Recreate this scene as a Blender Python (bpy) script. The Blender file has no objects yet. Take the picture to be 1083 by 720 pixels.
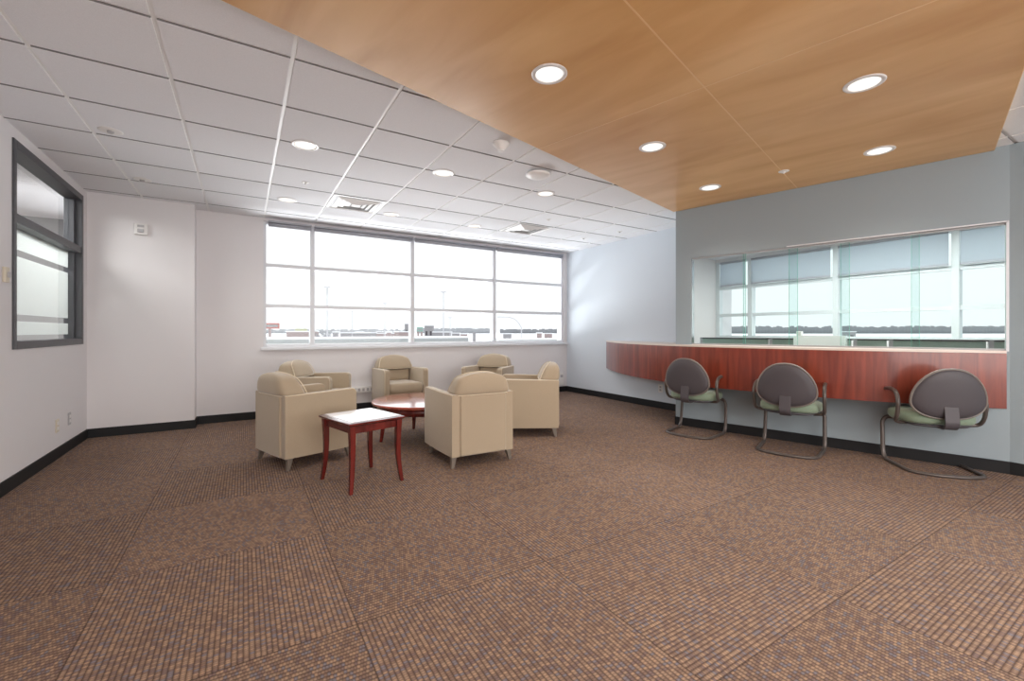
import bpy, bmesh, math, random
from mathutils import Vector, Matrix
random.seed(7)
PI = math.pi
C = bpy.context.scene.collection
H = 1.165            # eye height
ZC = 2.69            # ceiling
XL, XR, YW, YB = -1.46, 5.385, 6.75, -3.4   # room limits
U = Vector((math.cos(math.radians(15)), math.sin(math.radians(15)), 0))   # normal of the counter wall
N = Vector((-U.y, U.x, 0))

# ------------------------------------------------------------------ helpers
class MB:
    def __init__(s): s.v = []; s.f = []; s.m = []; s.sm = []
    def add(s, vs, fs, mi=0, smooth=False, M=None):
        o = len(s.v)
        for p in vs:
            p = Vector(p)
            s.v.append(M @ p if M else p)
        for f in fs:
            s.f.append([o+i for i in f]); s.m.append(mi); s.sm.append(smooth)
        return s
    def box(s, x0, x1, y0, y1, z0, z1, mi=0, M=None):
        vs = [(x0,y0,z0),(x1,y0,z0),(x1,y1,z0),(x0,y1,z0),(x0,y0,z1),(x1,y0,z1),(x1,y1,z1),(x0,y1,z1)]
        fs = [(3,2,1,0),(4,5,6,7),(0,1,5,4),(1,2,6,5),(2,3,7,6),(3,0,4,7)]
        return s.add(vs, fs, mi, False, M)
    def prism(s, poly, z0, z1, mi=0, M=None, smooth=False):
        n = len(poly)
        a = sum(poly[i][0]*poly[(i+1)%n][1]-poly[(i+1)%n][0]*poly[i][1] for i in range(n))
        if a < 0: poly = poly[::-1]
        vs = [(p[0],p[1],z0) for p in poly]+[(p[0],p[1],z1) for p in poly]
        s.add(vs, [tuple(range(n))[::-1], tuple(range(n,2*n))]+[(i,(i+1)%n,n+(i+1)%n,n+i) for i in range(n)], mi, smooth, M)
        return s
    def loft(s, rings, mi=0, smooth=True, cap=True, M=None, closed=False):
        n = len(rings[0]); vs = [p for r in rings for p in r]; fs = []
        k = len(rings)
        for j in range(k if closed else k-1):
            a = j*n; b = ((j+1)%k)*n
            for i in range(n):
                fs.append((a+i, a+(i+1)%n, b+(i+1)%n, b+i))
        if cap and not closed:
            fs.append(tuple(range(n))[::-1]); fs.append(tuple(range((k-1)*n, k*n)))
        return s.add(vs, fs, mi, smooth, M)
    def tube(s, pts, r, mi=0, seg=10, M=None, ry=None, up=(0,0,1), cap=True):
        """sweep an (elliptic) section along pts; r may be a list"""
        pts = [Vector(p) for p in pts]; rings = []
        nrm = None
        for i, p in enumerate(pts):
            t = (pts[min(i+1, len(pts)-1)] - pts[max(i-1, 0)]).normalized()
            if nrm is None:
                u = Vector(up)
                if abs(u.dot(t)) > .95: u = Vector((1,0,0))
                nrm = (u - t*u.dot(t)).normalized()
            else:
                nrm = (nrm - t*nrm.dot(t)).normalized()
            b = t.cross(nrm)
            rr = r[i] if isinstance(r, (list, tuple)) else r
            r2 = rr if ry is None else ry
            rings.append([p + nrm*(math.cos(a)*rr) + b*(math.sin(a)*r2) for a in [2*PI*k/seg for k in range(seg)]])
        return s.loft(rings, mi, True, cap, M)
    def lathe(s, prof, mi=0, seg=32, M=None, smooth=True):
        rings = [[(r*math.cos(2*PI*k/seg), r*math.sin(2*PI*k/seg), z) for k in range(seg)] for r, z in prof]
        return s.loft(rings, mi, smooth, True, M)
    def build(s, name, mats, parent=None, bevel=0, sub=0, seg=2, angle=35):
        me = bpy.data.meshes.new(name)
        me.from_pydata([tuple(v) for v in s.v], [], s.f)
        if not isinstance(mats, (list, tuple)): mats = [mats]
        for m in mats: me.materials.append(m)
        for p, mi, sm in zip(me.polygons, s.m, s.sm):
            p.material_index = mi; p.use_smooth = sm
        bm = bmesh.new(); bm.from_mesh(me)
        bmesh.ops.recalc_face_normals(bm, faces=bm.faces); bm.to_mesh(me); bm.free()
        o = bpy.data.objects.new(name, me); C.objects.link(o)
        if parent: o.parent = parent
        if bevel:
            b = o.modifiers.new('bevel', 'BEVEL'); b.width = bevel; b.segments = seg
            b.limit_method = 'ANGLE'; b.angle_limit = math.radians(angle)
            for p in me.polygons: p.use_smooth = True
            w = o.modifiers.new('wn', 'WEIGHTED_NORMAL'); w.keep_sharp = False
        if sub:
            b = o.modifiers.new('sub', 'SUBSURF'); b.levels = sub; b.render_levels = sub
        return o

def tag(o, label=None, cat=None, group=None, kind=None):
    if label: o['label'] = label
    if cat: o['category'] = cat
    if group: o['group'] = group
    if kind: o['kind'] = kind
    return o
def thing(name, label, cat, loc=(0,0,0), rz=0, group=None, kind=None):
    o = bpy.data.objects.new(name, None); o.empty_display_size = .1; C.objects.link(o)
    o.location = loc; o.rotation_euler = (0,0,rz)
    return tag(o, label, cat, group, kind)
def dup(root, loc, rz, label, group=None):
    r = root.copy(); C.objects.link(r); r.location = loc; r.rotation_euler = (0,0,rz)
    r['label'] = label
    if group: r['group'] = group
    for ch in list(root.children):
        c = ch.copy(); C.objects.link(c); c.parent = r
        for g in list(ch.children):
            d = g.copy(); C.objects.link(d); d.parent = c
    return r
def RZ(a, loc=(0,0,0)): return Matrix.Translation(loc) @ Matrix.Rotation(a, 4, 'Z')

# ------------------------------------------------------------------ materials
def srgb(r, g, b):
    f = lambda c: (c/255)/12.92 if c/255 <= .04045 else ((c/255+.055)/1.055)**2.4
    return (f(r), f(g), f(b), 1)
def newmat(name):
    m = bpy.data.materials.new(name); m.use_nodes = True
    nt = m.node_tree; return m, nt, nt.nodes['Principled BSDF']
def link(nt, a, b): nt.links.new(a, b)
def plain(name, col, rough=.6, metal=0, spec=.5, noise=0, scale=40, bump=0, bscale=200, sheen=0, coat=0, emit=0):
    m, nt, p = newmat(name)
    p.inputs['Base Color'].default_value = col
    p.inputs['Roughness'].default_value = rough; p.inputs['Metallic'].default_value = metal
    p.inputs['Specular IOR Level'].default_value = spec
    if sheen:
        p.inputs['Sheen Weight'].default_value = sheen; p.inputs['Sheen Roughness'].default_value = .4
    if coat:
        p.inputs['Coat Weight'].default_value = coat; p.inputs['Coat Roughness'].default_value = .08
    if emit:
        p.inputs['Emission Color'].default_value = col; p.inputs['Emission Strength'].default_value = emit
    tc = nt.nodes.new('ShaderNodeTexCoord')
    if noise:
        n = nt.nodes.new('ShaderNodeTexNoise'); n.inputs['Scale'].default_value = scale; n.inputs['Detail'].default_value = 4
        link(nt, tc.outputs['Object'], n.inputs['Vector'])
        mx = nt.nodes.new('ShaderNodeMix'); mx.data_type = 'RGBA'
        a = tuple(c*(1-noise) for c in col[:3])+(1,); b = tuple(min(1, c*(1+noise)) for c in col[:3])+(1,)
        mx.inputs[6].default_value = a; mx.inputs[7].default_value = b
        link(nt, n.outputs['Fac'], mx.inputs[0]); link(nt, mx.outputs[2], p.inputs['Base Color'])
    if bump:
        n = nt.nodes.new('ShaderNodeTexNoise'); n.inputs['Scale'].default_value = bscale; n.inputs['Detail'].default_value = 3
        link(nt, tc.outputs['Object'], n.inputs['Vector'])
        bp = nt.nodes.new('ShaderNodeBump'); bp.inputs['Strength'].default_value = bump; bp.inputs['Distance'].default_value = .002
        link(nt, n.outputs['Fac'], bp.inputs['Height']); link(nt, bp.outputs[0], p.inputs['Normal'])
    return m
def wood(name, c1, c2, scale=(30, 30, 1.5), rough=.3, coat=.3, fleck=0, spec=.5, big=1.0):
    m, nt, p = newmat(name)
    tc = nt.nodes.new('ShaderNodeTexCoord'); mp = nt.nodes.new('ShaderNodeMapping'); mp.inputs['Scale'].default_value = scale
    link(nt, tc.outputs['Object'], mp.inputs['Vector'])
    n = nt.nodes.new('ShaderNodeTexNoise'); n.inputs['Scale'].default_value = big; n.inputs['Detail'].default_value = 6; n.inputs['Distortion'].default_value = .6
    link(nt, mp.outputs[0], n.inputs['Vector'])
    r = nt.nodes.new('ShaderNodeValToRGB'); r.color_ramp.elements[0].position = .32; r.color_ramp.elements[1].position = .68
    r.color_ramp.elements[0].color = c1; r.color_ramp.elements[1].color = c2
    link(nt, n.outputs['Fac'], r.inputs[0]); link(nt, r.outputs[0], p.inputs['Base Color'])
    p.inputs['Roughness'].default_value = rough; p.inputs['Coat Weight'].default_value = coat; p.inputs['Coat Roughness'].default_value = .12
    p.inputs['Specular IOR Level'].default_value = spec
    return m
def glass(name, tint, rough=0.0, fac=.08):
    m = bpy.data.materials.new(name); m.use_nodes = True; nt = m.node_tree; nt.nodes.clear()
    o = nt.nodes.new('ShaderNodeOutputMaterial'); t = nt.nodes.new('ShaderNodeBsdfTransparent'); g = nt.nodes.new('ShaderNodeBsdfGlossy')
    t.inputs[0].default_value = tint; g.inputs['Roughness'].default_value = rough; g.inputs[0].default_value = (.9,.95,.95,1)
    fr0 = nt.nodes.new('ShaderNodeFresnel'); fr0.inputs[0].default_value = 1.35
    ge = nt.nodes.new('ShaderNodeNewGeometry'); fr = nt.nodes.new('ShaderNodeMath'); fr.operation = 'MULTIPLY_ADD'
    ne = nt.nodes.new('ShaderNodeMath'); ne.operation = 'SUBTRACT'; ne.inputs[0].default_value = 1; link(nt, ge.outputs['Backfacing'], ne.inputs[1])
    link(nt, fr0.outputs[0], fr.inputs[0]); link(nt, ne.outputs[0], fr.inputs[1]); fr.inputs[2].default_value = 0
    mx = nt.nodes.new('ShaderNodeMixShader'); link(nt, fr.outputs[0], mx.inputs[0]); link(nt, t.outputs[0], mx.inputs[1]); link(nt, g.outputs[0], mx.inputs[2])
    link(nt, mx.outputs[0], o.inputs[0]); return m
def emis(name, col, s):
    m = bpy.data.materials.new(name); m.use_nodes = True; nt = m.node_tree; nt.nodes.clear()
    o = nt.nodes.new('ShaderNodeOutputMaterial'); e = nt.nodes.new('ShaderNodeEmission'); e.inputs[0].default_value = col; e.inputs[1].default_value = s
    link(nt, e.outputs[0], o.inputs[0]); return m

def carpet_mat():
    m, nt, p = newmat('carpet_tiles')
    L = nt.nodes
    def math_(op, a, b=None, c=None):
        n = L.new('ShaderNodeMath'); n.operation = op
        for i, x in enumerate((a, b, c)):
            if x is None: continue
            if isinstance(x, (int, float)): n.inputs[i].default_value = x
            else: link(nt, x, n.inputs[i])
        return n.outputs[0]
    def mix(f, a, b):
        n = L.new('ShaderNodeMix'); n.data_type = 'RGBA'
        link(nt, f, n.inputs[0])
        for i, x in ((6, a), (7, b)):
            if isinstance(x, tuple): n.inputs[i].default_value = x
            else: link(nt, x, n.inputs[i])
        return n.outputs[2]
    g = L.new('ShaderNodeNewGeometry'); sp = L.new('ShaderNodeSeparateXYZ'); link(nt, g.outputs['Position'], sp.inputs[0])
    T = .92
    u = math_('DIVIDE', math_('SUBTRACT', sp.outputs[0], .385), T); v = math_('DIVIDE', math_('SUBTRACT', sp.outputs[1], .89), T)
    iu = math_('FLOOR', u); iv = math_('FLOOR', v); fu = math_('FRACT', u); fv = math_('FRACT', v)
    par = math_('MODULO', math_('ADD', math_('ADD', iu, iv), 100), 2)      # quarter-turned checkerboard
    inv = math_('SUBTRACT', 1, par)
    a = math_('ADD', math_('MULTIPLY', fu, inv), math_('MULTIPLY', fv, par))   # across the ribs
    b = math_('ADD', math_('MULTIPLY', fv, inv), math_('MULTIPLY', fu, par))   # along the ribs
    K = 50
    ra = math_('MULTIPLY', a, K)
    row = math_('FLOOR', ra)
    rib = math_('ABSOLUTE', math_('SINE', math_('MULTIPLY', ra, PI)))
    rib = math_('POWER', rib, .7)
    bl = math_('ADD', math_('MULTIPLY', b, 84), math_('MULTIPLY', row, .5))
    loop = math_('ABSOLUTE', math_('SINE', math_('MULTIPLY', bl, PI)))
    # per loop random colour
    cv = L.new('ShaderNodeCombineXYZ'); link(nt, math_('ADD', row, math_('MULTIPLY', iu, 77)), cv.inputs[0]); link(nt, math_('ADD', math_('FLOOR', bl), math_('MULTIPLY', iv, 91)), cv.inputs[1]); link(nt, par, cv.inputs[2])
    wn = L.new('ShaderNodeTexWhiteNoise'); link(nt, cv.outputs[0], wn.inputs[0])
    ramp = L.new('ShaderNodeValToRGB'); link(nt, wn.outputs[0], ramp.inputs[0])
    e = ramp.color_ramp; e.interpolation = 'CONSTANT'
    cols = [(0, srgb(160,134,114)), (.22, srgb(136,112,98)), (.42, srgb(172,142,118)), (.58, srgb(128,108,102)), (.72, srgb(148,122,104)), (.88, srgb(130,122,126))]
    e.elements[0].position = 0; e.elements[0].color = cols[0][1]; e.elements[1].position = cols[1][0]; e.elements[1].color = cols[1][1]
    for ps, cc in cols[2:]:
        x = e.elements.new(ps); x.color = cc
    h = math_('MULTIPLY', rib, math_('ADD', math_('MULTIPLY', loop, .45), .55))
    n2 = L.new('ShaderNodeTexNoise'); n2.inputs['Scale'].default_value = 300; link(nt, g.outputs['Position'], n2.inputs['Vector'])
    h = math_('MULTIPLY', h, math_('ADD', math_('MULTIPLY', n2.outputs['Fac'], .9), .5))
    col = mix(math_('MINIMUM', math_('ADD', math_('MULTIPLY', h, .85), .12), 1), srgb(64,48,42), ramp.outputs[0])
    # seams
    def edge(f): return math_('LESS_THAN', math_('MINIMUM', f, math_('SUBTRACT', 1, f)), .0035)
    seam = math_('MAXIMUM', edge(fu), edge(fv))
    col = mix(math_('MULTIPLY', seam, .4), col, srgb(38,28,24))
    # per tile tone and large wear
    cw = L.new('ShaderNodeCombineXYZ'); link(nt, iu, cw.inputs[0]); link(nt, iv, cw.inputs[1])
    wt = L.new('ShaderNodeTexWhiteNoise'); link(nt, cw.outputs[0], wt.inputs[0])
    n3 = L.new('ShaderNodeTexNoise'); n3.inputs['Scale'].default_value = 1.3; n3.inputs['Detail'].default_value = 3; link(nt, g.outputs['Position'], n3.inputs['Vector'])
    tone = math_('ADD', math_('ADD', math_('MULTIPLY', wt.outputs[0], .14), math_('MULTIPLY', n3.outputs['Fac'], .25)), .86)
    hs = L.new('ShaderNodeHueSaturation'); link(nt, tone, hs.inputs['Value']); link(nt, col, hs.inputs['Color'])
    link(nt, hs.outputs[0], p.inputs['Base Color'])
    p.inputs['Roughness'].default_value = .95; p.inputs['Specular IOR Level'].default_value = .15
    bp = L.new('ShaderNodeBump'); bp.inputs['Strength'].default_value = .7; bp.inputs['Distance'].default_value = .004
    link(nt, h, bp.inputs['Height']); link(nt, bp.outputs[0], p.inputs['Normal'])
    return m

M = {}
M['carpet'] = carpet_mat()
M['wall_white'] = plain('wall_paint_white', srgb(226,223,224), .7, bump=.15, bscale=350)
M['wall_blue_lit'] = plain('wall_paint_blue_lit', srgb(212,220,228), .6, bump=.15, bscale=350)  # same blue paint as the counter wall, lightened for the window light on it
M['wall_blue_shaded'] = plain('wall_paint_blue_shaded', srgb(150,162,168), .6, bump=.15, bscale=350)  # same blue paint again, darkened for the shade on walls turned from the window
M['base'] = plain('black_rubber_base', srgb(12,12,15), .65)
M['tile'] = plain('mineral_fibre_tile', srgb(232,233,236), .9, noise=.10, scale=260, bump=.6, bscale=500, spec=.1)
M['tee'] = plain('ceiling_tee', srgb(238,238,238), .4)
M['frame'] = plain('window_aluminium', srgb(222,224,228), .35)
M['blind'] = plain('blind_cassette', srgb(168,170,178), .5)
M['dark'] = plain('dark_grey_frame', srgb(72,73,78), .4)
M['pane'] = glass('window_glass', (.97,.98,.98,1))
M['slide'] = glass('sliding_glass', (.915,.962,.953,1))
M['edge'] = plain('glass_edge', srgb(120,190,170), .2)
def frosted():
    m = bpy.data.materials.new('frosted_film'); m.use_nodes = True; nt = m.node_tree; nt.nodes.clear()
    o = nt.nodes.new('ShaderNodeOutputMaterial'); a = nt.nodes.new('ShaderNodeBsdfTranslucent'); d = nt.nodes.new('ShaderNodeBsdfDiffuse'); t = nt.nodes.new('ShaderNodeBsdfTransparent')
    a.inputs[0].default_value = d.inputs[0].default_value = srgb(240,244,243)
    m1 = nt.nodes.new('ShaderNodeMixShader'); m2 = nt.nodes.new('ShaderNodeMixShader'); m1.inputs[0].default_value = .45; m2.inputs[0].default_value = .15
    link(nt, a.outputs[0], m1.inputs[1]); link(nt, d.outputs[0], m1.inputs[2]); link(nt, m1.outputs[0], m2.inputs[1]); link(nt, t.outputs[0], m2.inputs[2])
    link(nt, m2.outputs[0], o.inputs[0]); return m
M['frost'] = frosted()
M['birch'] = wood('birch_veneer', srgb(200,150,92), srgb(222,178,122), (2.2, .5, 1), .36, .25, big=1.6)
M['birch_edge'] = plain('birch_edge', srgb(226,190,140), .4)
M['cherry'] = wood('cherry_wood', srgb(104,38,26), srgb(142,60,40), (9, 9, .8), .3, .5, big=2)
M['cherry_dark'] = wood('cherry_table_wood', srgb(78,20,18), srgb(110,34,28), (6, 6, 1), .22, .6, big=2)
M['cherry_top'] = wood('cherry_table_top', srgb(140,60,48), srgb(170,84,66), (3, 14, 1), .16, .8, big=1.5)
M['white_lam'] = plain('white_laminate', srgb(240,240,242), .18, coat=.5)
M['counter_top'] = plain('beige_laminate', srgb(222,206,196), .35)
M['fabric'] = plain('beige_upholstery', srgb(172,156,134), .9, noise=.10, scale=160, bump=.4, bscale=600, sheen=.5, spec=.2)
M['piping'] = plain('cream_piping', srgb(222,208,182), .8, sheen=.4)
M['leg'] = plain('taupe_leg', srgb(112,102,92), .35)
M['shell'] = plain('charcoal_shell', srgb(72,67,71), .55, noise=.05, scale=90)
M['rim'] = plain('grey_rim', srgb(120,112,106), .4)
M['tube'] = plain('taupe_tube', srgb(92,84,80), .3, metal=.3)
M['green'] = plain('sage_fabric', srgb(126,142,122), .9, noise=.12, scale=120, sheen=.3)
M['plastic'] = plain('white_plastic', srgb(232,230,228), .4)
M['ivory'] = plain('ivory_plastic', srgb(214,205,186), .4)
M['grey_plate'] = plain('grey_plate', srgb(176,174,176), .4)
M['black'] = plain('black_slot', srgb(20,20,22), .6)
M['chrome'] = plain('chrome', srgb(200,200,200), .15, metal=1)
M['lens'] = emis('lamp_lens', (1, .94, .87, 1), 1.1)
M['trim_ring'] = plain('lamp_trim', srgb(225,222,220), .3)
M['partition'] = plain('green_grey_partition', srgb(150,168,156), .6)
def shade_mat():
    m = bpy.data.materials.new('shade_fabric'); m.use_nodes = True; nt = m.node_tree; nt.nodes.clear()
    o = nt.nodes.new('ShaderNodeOutputMaterial'); a = nt.nodes.new('ShaderNodeBsdfTranslucent'); d = nt.nodes.new('ShaderNodeBsdfDiffuse'); t = nt.nodes.new('ShaderNodeBsdfTransparent')
    a.inputs[0].default_value = d.inputs[0].default_value = srgb(206,214,222)
    m1 = nt.nodes.new('ShaderNodeMixShader'); m2 = nt.nodes.new('ShaderNodeMixShader'); m1.inputs[0].default_value = .5; m2.inputs[0].default_value = .25
    link(nt, a.outputs[0], m1.inputs[1]); link(nt, d.outputs[0], m1.inputs[2]); link(nt, m1.outputs[0], m2.inputs[1]); link(nt, t.outputs[0], m2.inputs[2])
    link(nt, m2.outputs[0], o.inputs[0]); return m
M['shade'] = shade_mat()
M['snow'] = plain('snow', srgb(235,237,242), .9, noise=.05, scale=.05)
M['parapet'] = plain('parapet_concrete', srgb(150,154,154), .9, noise=.06, scale=3)
M['parapet_cap'] = plain('parapet_snow', srgb(235,237,240), .9)
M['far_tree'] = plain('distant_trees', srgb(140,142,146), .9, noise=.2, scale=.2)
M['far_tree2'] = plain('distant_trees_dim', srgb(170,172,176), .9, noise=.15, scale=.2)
M['pole'] = plain('pole_metal', srgb(190,190,195), .5)
M['brick'] = plain('far_brick', srgb(158,142,140), .9)
M['fgrey'] = plain('far_grey_building', srgb(150,148,150), .9)
M['fgreen'] = plain('far_green_sign', srgb(130,168,156), .8)
M['fred'] = plain('far_red_sign', srgb(176,112,106), .8)
M['fyel'] = plain('far_yellow_building', srgb(182,184,150), .9)
M['frame_far'] = plain('far_window_frame', srgb(214,220,222), .4)

def struct(name, mb, m, parent=None, **k):
    o = mb.build(name, m, parent, **k)
    if parent is None: o['kind'] = 'structure'
    return o

# ------------------------------------------------------------------ room shell
struct('floor', MB().box(XL-3.4, 9.2, YB-.1, 8.4, -.08, 0), M['carpet'])

# ceiling: tegular tiles between white tees
cb = MB()
gx0, gy0, G = -.985, 3.34, .61
cb.box(XL-.1, XR+.1, YB-.1, YW+.1, ZC+.0095, ZC+.06, 1)
xs = [gx0+G*k for k in range(-1, 12)]; ys = [gy0+G*k for k in range(-12, 7)]
for x in xs:
    for y in ys:
        x0, x1 = max(x, XL-.02), min(x+G, XR+.02); y0, y1 = max(y, YB-.02), min(y+G, YW)
        if x1-x0 < .04 or y1-y0 < .04: continue
        a, b = .0105, .0115
        ring = lambda d, z: [(x0+d,y0+d,z),(x1-d,y0+d,z),(x1-d,y1-d,z),(x0+d,y1-d,z)]
        cb.add(ring(b, ZC), [(3,2,1,0)], 0); q = ring(b, ZC)+ring(a, ZC+.0097); cb.add(q, [(0,1,5,4),(2,3,7,6)], 2); cb.add(q, [(1,2,6,5),(3,0,4,7)], 1)  # groove light painted in: grey on the shaded y faces, white on the lit x faces
struct('ceiling', cb, [M['tile'], M['tee'], plain('tile_edge_shaded', srgb(142,141,142), .9)])
struct('ceiling_back_office', MB().prism([(XR+.1,YB),(9.2,YB),(9.2,6.2),(XR+.1,6.2)], ZC, ZC+.06), M['tile'])
struct('ceiling_left_office', MB().box(XL-3.4, XL-.1, 2.4, 8.4, ZC, ZC+.06), M['tile'])

def wall_with_hole_x(name, x0, x1, y0, y1, hy0, hy1, hz0, hz1, mat):
    b = MB()
    b.box(x0,x1,y0,hy0,0,ZC); b.box(x0,x1,hy1,y1,0,ZC); b.box(x0,x1,hy0,hy1,0,hz0); b.box(x0,x1,hy0,hy1,hz1,ZC)
    return struct(name, b, mat)
# left wall with the dark interior window
LW = (4.69, 6.34, 1.03, 2.60)
wall_with_hole_x('wall_left', XL-.12, XL, YB, YW+.2, LW[0], LW[1], LW[2], LW[3], M['wall_white'])
# column face, recess and window wall
struct('wall_column', MB().box(XL, -.505, 6.50, YW+.2, 0, ZC), M['wall_white'])
WX0, WX1, WZ0, WZ1 = .225, 5.30, .94, 2.645
b = MB()
b.box(-.505, WX0, YW, YW+.2, 0, ZC); b.box(WX0, XR+.1, YW, YW+.2, 0, WZ0); b.box(WX0, WX1, YW, YW+.2, WZ1, ZC); b.box(WX1, XR+.1, YW, YW+.2, WZ0, ZC)
struct('wall_window', b, M['wall_white'])
struct('wall_right_far', MB().box(XR, XR+.1, 4.10, YW, 0, ZC), M['wall_blue_lit'])
# return and counter wall (plane u = 5.40)
P0 = Vector((4.62, 3.62, 0)); D = Vector((U.y, -U.x, 0)); LEN = 2.78
def wp(s, d=0): q = P0 + D*s + U*d; return (q.x, q.y)
struct('wall_return', MB().prism([(4.62,3.62), (XR,4.10), (XR+.1,4.10), (XR+.1,4.04), (4.70,3.60)], 0, ZC), M['wall_blue_shaded'])
S0, S1 = .19, LEN-.017
OZ0, OZ1 = 1.0, 2.06
b = MB()
TH = .1
def wseg(s0, s1, z0, z1): b.prism([wp(s0), wp(s1), wp(s1, TH), wp(s0, TH)], z0, z1)
wseg(0.0, S0, 0, ZC); wseg(S0, S1, 0, OZ0); wseg(S0, S1, OZ1, ZC); wseg(S1, LEN, 0, ZC)
struct('wall_counter', b, M['wall_blue_shaded'])
struct('wall_right_near', MB().box(wp(LEN)[0], XR+.1, YB, wp(LEN)[1], 0, ZC), M['wall_blue_shaded'])
struct('wall_back', MB().box(XL-.1, 9.2, YB-.1, YB, 0, ZC), M['wall_white'])
# left office shell
b = MB(); b.box(XL-3.4, XL-3.3, 2.4, 8.4, 0, ZC); b.box(XL-3.4, XL-.1, 8.3, 8.4, 0, ZC); b.box(XL-3.4, XL-.1, 2.3, 2.4, 0, ZC)
struct('wall_left_office', b, plain('office_wall_grey', srgb(150,150,150), .8))
struct('trim_left_office_beam', MB().box(XL-3.3, XL-2.6, 2.4, 8.3, 2.35, ZC), M['wall_white'])
# back office shell
FX = 8.63
struct('wall_back_office_side', MB().box(XR+.1, 9.2, 5.74, 5.84, 0, ZC), M['wall_white'])

# baseboards
def baseboard(name, pts, side=1, t=.012, h=.10):
    poly = [Vector((x, y, 0)) for x, y in pts]
    off = []
    for i, p in enumerate(poly):
        ds = []
        if i > 0: ds.append((p-poly[i-1]).normalized())
        if i < len(poly)-1: ds.append((poly[i+1]-p).normalized())
        ns = [Vector((-d.y, d.x, 0))*side for d in ds]
        n = sum(ns, Vector()); n.normalize(); n = n/max(.3, n.dot(ns[0])); off.append(p+n*t)
    b = MB()
    for i in range(len(poly)-1):
        b.prism([poly[i][:2], poly[i+1][:2], off[i+1][:2], off[i][:2]], 0, h)
    return struct(name, b, M['base'])
baseboard('baseboard_left', [(XL, YB), (XL, 6.5), (-.505, 6.5), (-.505, YW), (XR, YW)], -1)
baseboard('baseboard_right_far', [(XR, YW-.012), (XR, 4.11)], -1)
baseboard('baseboard_counter', [(XR-.02, 4.09), (4.62, 3.62), wp(LEN), (wp(LEN)[0], YB)], -1)

# ------------------------------------------------------------------ main window
win = thing('window_1', None, None, (0,0,0), kind='structure')
mull = [.83, 2.29, 3.78]; rails = [1.51, 2.06]
b = MB(); y0, y1 = YW+.02, YW+.14
b.box(WX0, WX0+.035, y0, y1, WZ0, WZ1); b.box(WX1-.035, WX1, y0, y1, WZ0, WZ1)
b.box(WX0+.035, WX1-.035, y0, y1, WZ0, WZ0+.05); b.box(WX0+.035, WX1-.035, y0, y1, WZ1-.04, WZ1)
b.build('window_frame', M['frame'], win, bevel=.003)
for x in mull: MB().box(x-.03, x+.03, y0, y1, WZ0+.05, WZ1-.04).build('mullion', M['frame'], win, bevel=.003)
xe = [WX0+.035]+mull+[WX1-.035]
for i in range(4):
    xa = xe[i]+(.03 if i else 0); xb = xe[i+1]-(.03 if i < 3 else 0)
    for z in rails: MB().box(xa, xb, y0+.01, y1-.01, z-.025, z+.025).build('rail', M['frame'], win, bevel=.003)
    ze = [WZ0+.05]+rails+[WZ1-.04]
    for k in range(3):
        za = ze[k]+(.025 if k else 0); zb = ze[k+1]-(.025 if k < 2 else 0)
        MB().box(xa, xb, y0+.06, y0+.066, za, zb).build('glass_pane', M['pane'], win)
struct('trim_window_sill', MB().box(WX0-.03, XR-.002, YW-.045, YW+.02, WZ0-.03, WZ0+.008), M['frame'], bevel=.004)
where = ['in the narrow left bay', 'in the second bay from the left', 'in the third bay from the left', 'in the right bay by the corner']
for i in range(4):
    xa = xe[i]+.02; xb = xe[i+1]-.02
    t = thing('roller_blind', 'grey rolled-up blind atop the main window, '+where[i], 'blind', (xa, YW, 2.60), group='roller blinds on the main window')
    w = xb-xa
    bl = MB(); bl.tube([(0,-.035,.0),(w,-.035,.0)], .022, seg=16); bl.build('roller', M['blind'], t)
    MB().box(0, w, -.075, -.004, .022, .045).build('cassette', M['blind'], t, bevel=.003)
    MB().box(0, w, -.045, -.033, -.032, -.015).build('bottom_bar', M['blind'], t)
# heater grilles on the window wall
def grille(x, z, w, label, dark=True):
    t = thing('wall_grille', label, 'vent', (x, YW, z), 0)
    MB().box(-w/2, w/2, -.05, 0, -.045, .045).build('housing', M['plastic'], t, bevel=.006)
    n = int(w/.06)
    for k in range(n):
        xx = -w/2+.03+k*(w-.06)/max(1, n-1)
        MB().box(xx-.016, xx+.016, -.054, -.049, -.02, .022).build('slot', M['grey_plate'], t)
grille(1.36, .30, .62, 'white wall vent with a row of square slots low under the main window')
t = thing('wall_box', 'small white box on the window wall near the right corner, behind the right armchair', 'outlet', (5.22, YW, .25))
MB().box(-.05, .05, -.045, 0, -.12, .12).build('housing', M['plastic'], t, bevel=.006)
MB().box(-.03, .03, -.05, -.044, .03, .08).build('cover', M['grey_plate'], t, bevel=.002)

# ------------------------------------------------------------------ left interior window
w2 = thing('window_2', None, None, (0,0,0), kind='structure')
a0, a1, c0, c1 = LW
b = MB(); xf0, xf1 = XL-.12, XL+.012
b.box(xf0, xf1, a0, a0+.05, c0, c1); b.box(xf0, xf1, a1-.05, a1, c0, c1); b.box(xf0, xf1, a0+.05, a1-.05, c0, c0+.06); b.box(xf0, xf1, a0+.05, a1-.05, c1-.06, c1)
b.box(xf0, XL-.04, a0+.05, a0+.09, c0+.06, c1-.06); b.box(xf0, XL-.04, a1-.09, a1-.05, c0+.06, c1-.06)
b.build('window_frame', M['dark'], w2, bevel=.004)
MB().box(xf0, XL+.004, a0+.05, a1-.05, 1.985, 2.055).build('transom', M['dark'], w2, bevel=.004)
gx = XL-.085
MB().box(gx, gx+.006, a0+.09, a1-.09, 2.055, c1-.06).build('glass_pane', M['pane'], w2)
MB().box(gx, gx+.006, a0+.09, a1-.09, c0+.06, 1.985).build('glass_pane', M['pane'], w2)
for za, zb in ((c0+.105, 1.245), (1.30, 1.765), (1.82, 1.985)):
    MB().box(gx-.004, gx-.001, a0+.09, a1-.09, za, zb).build('frosted_band', M['frost'], w2)

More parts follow.
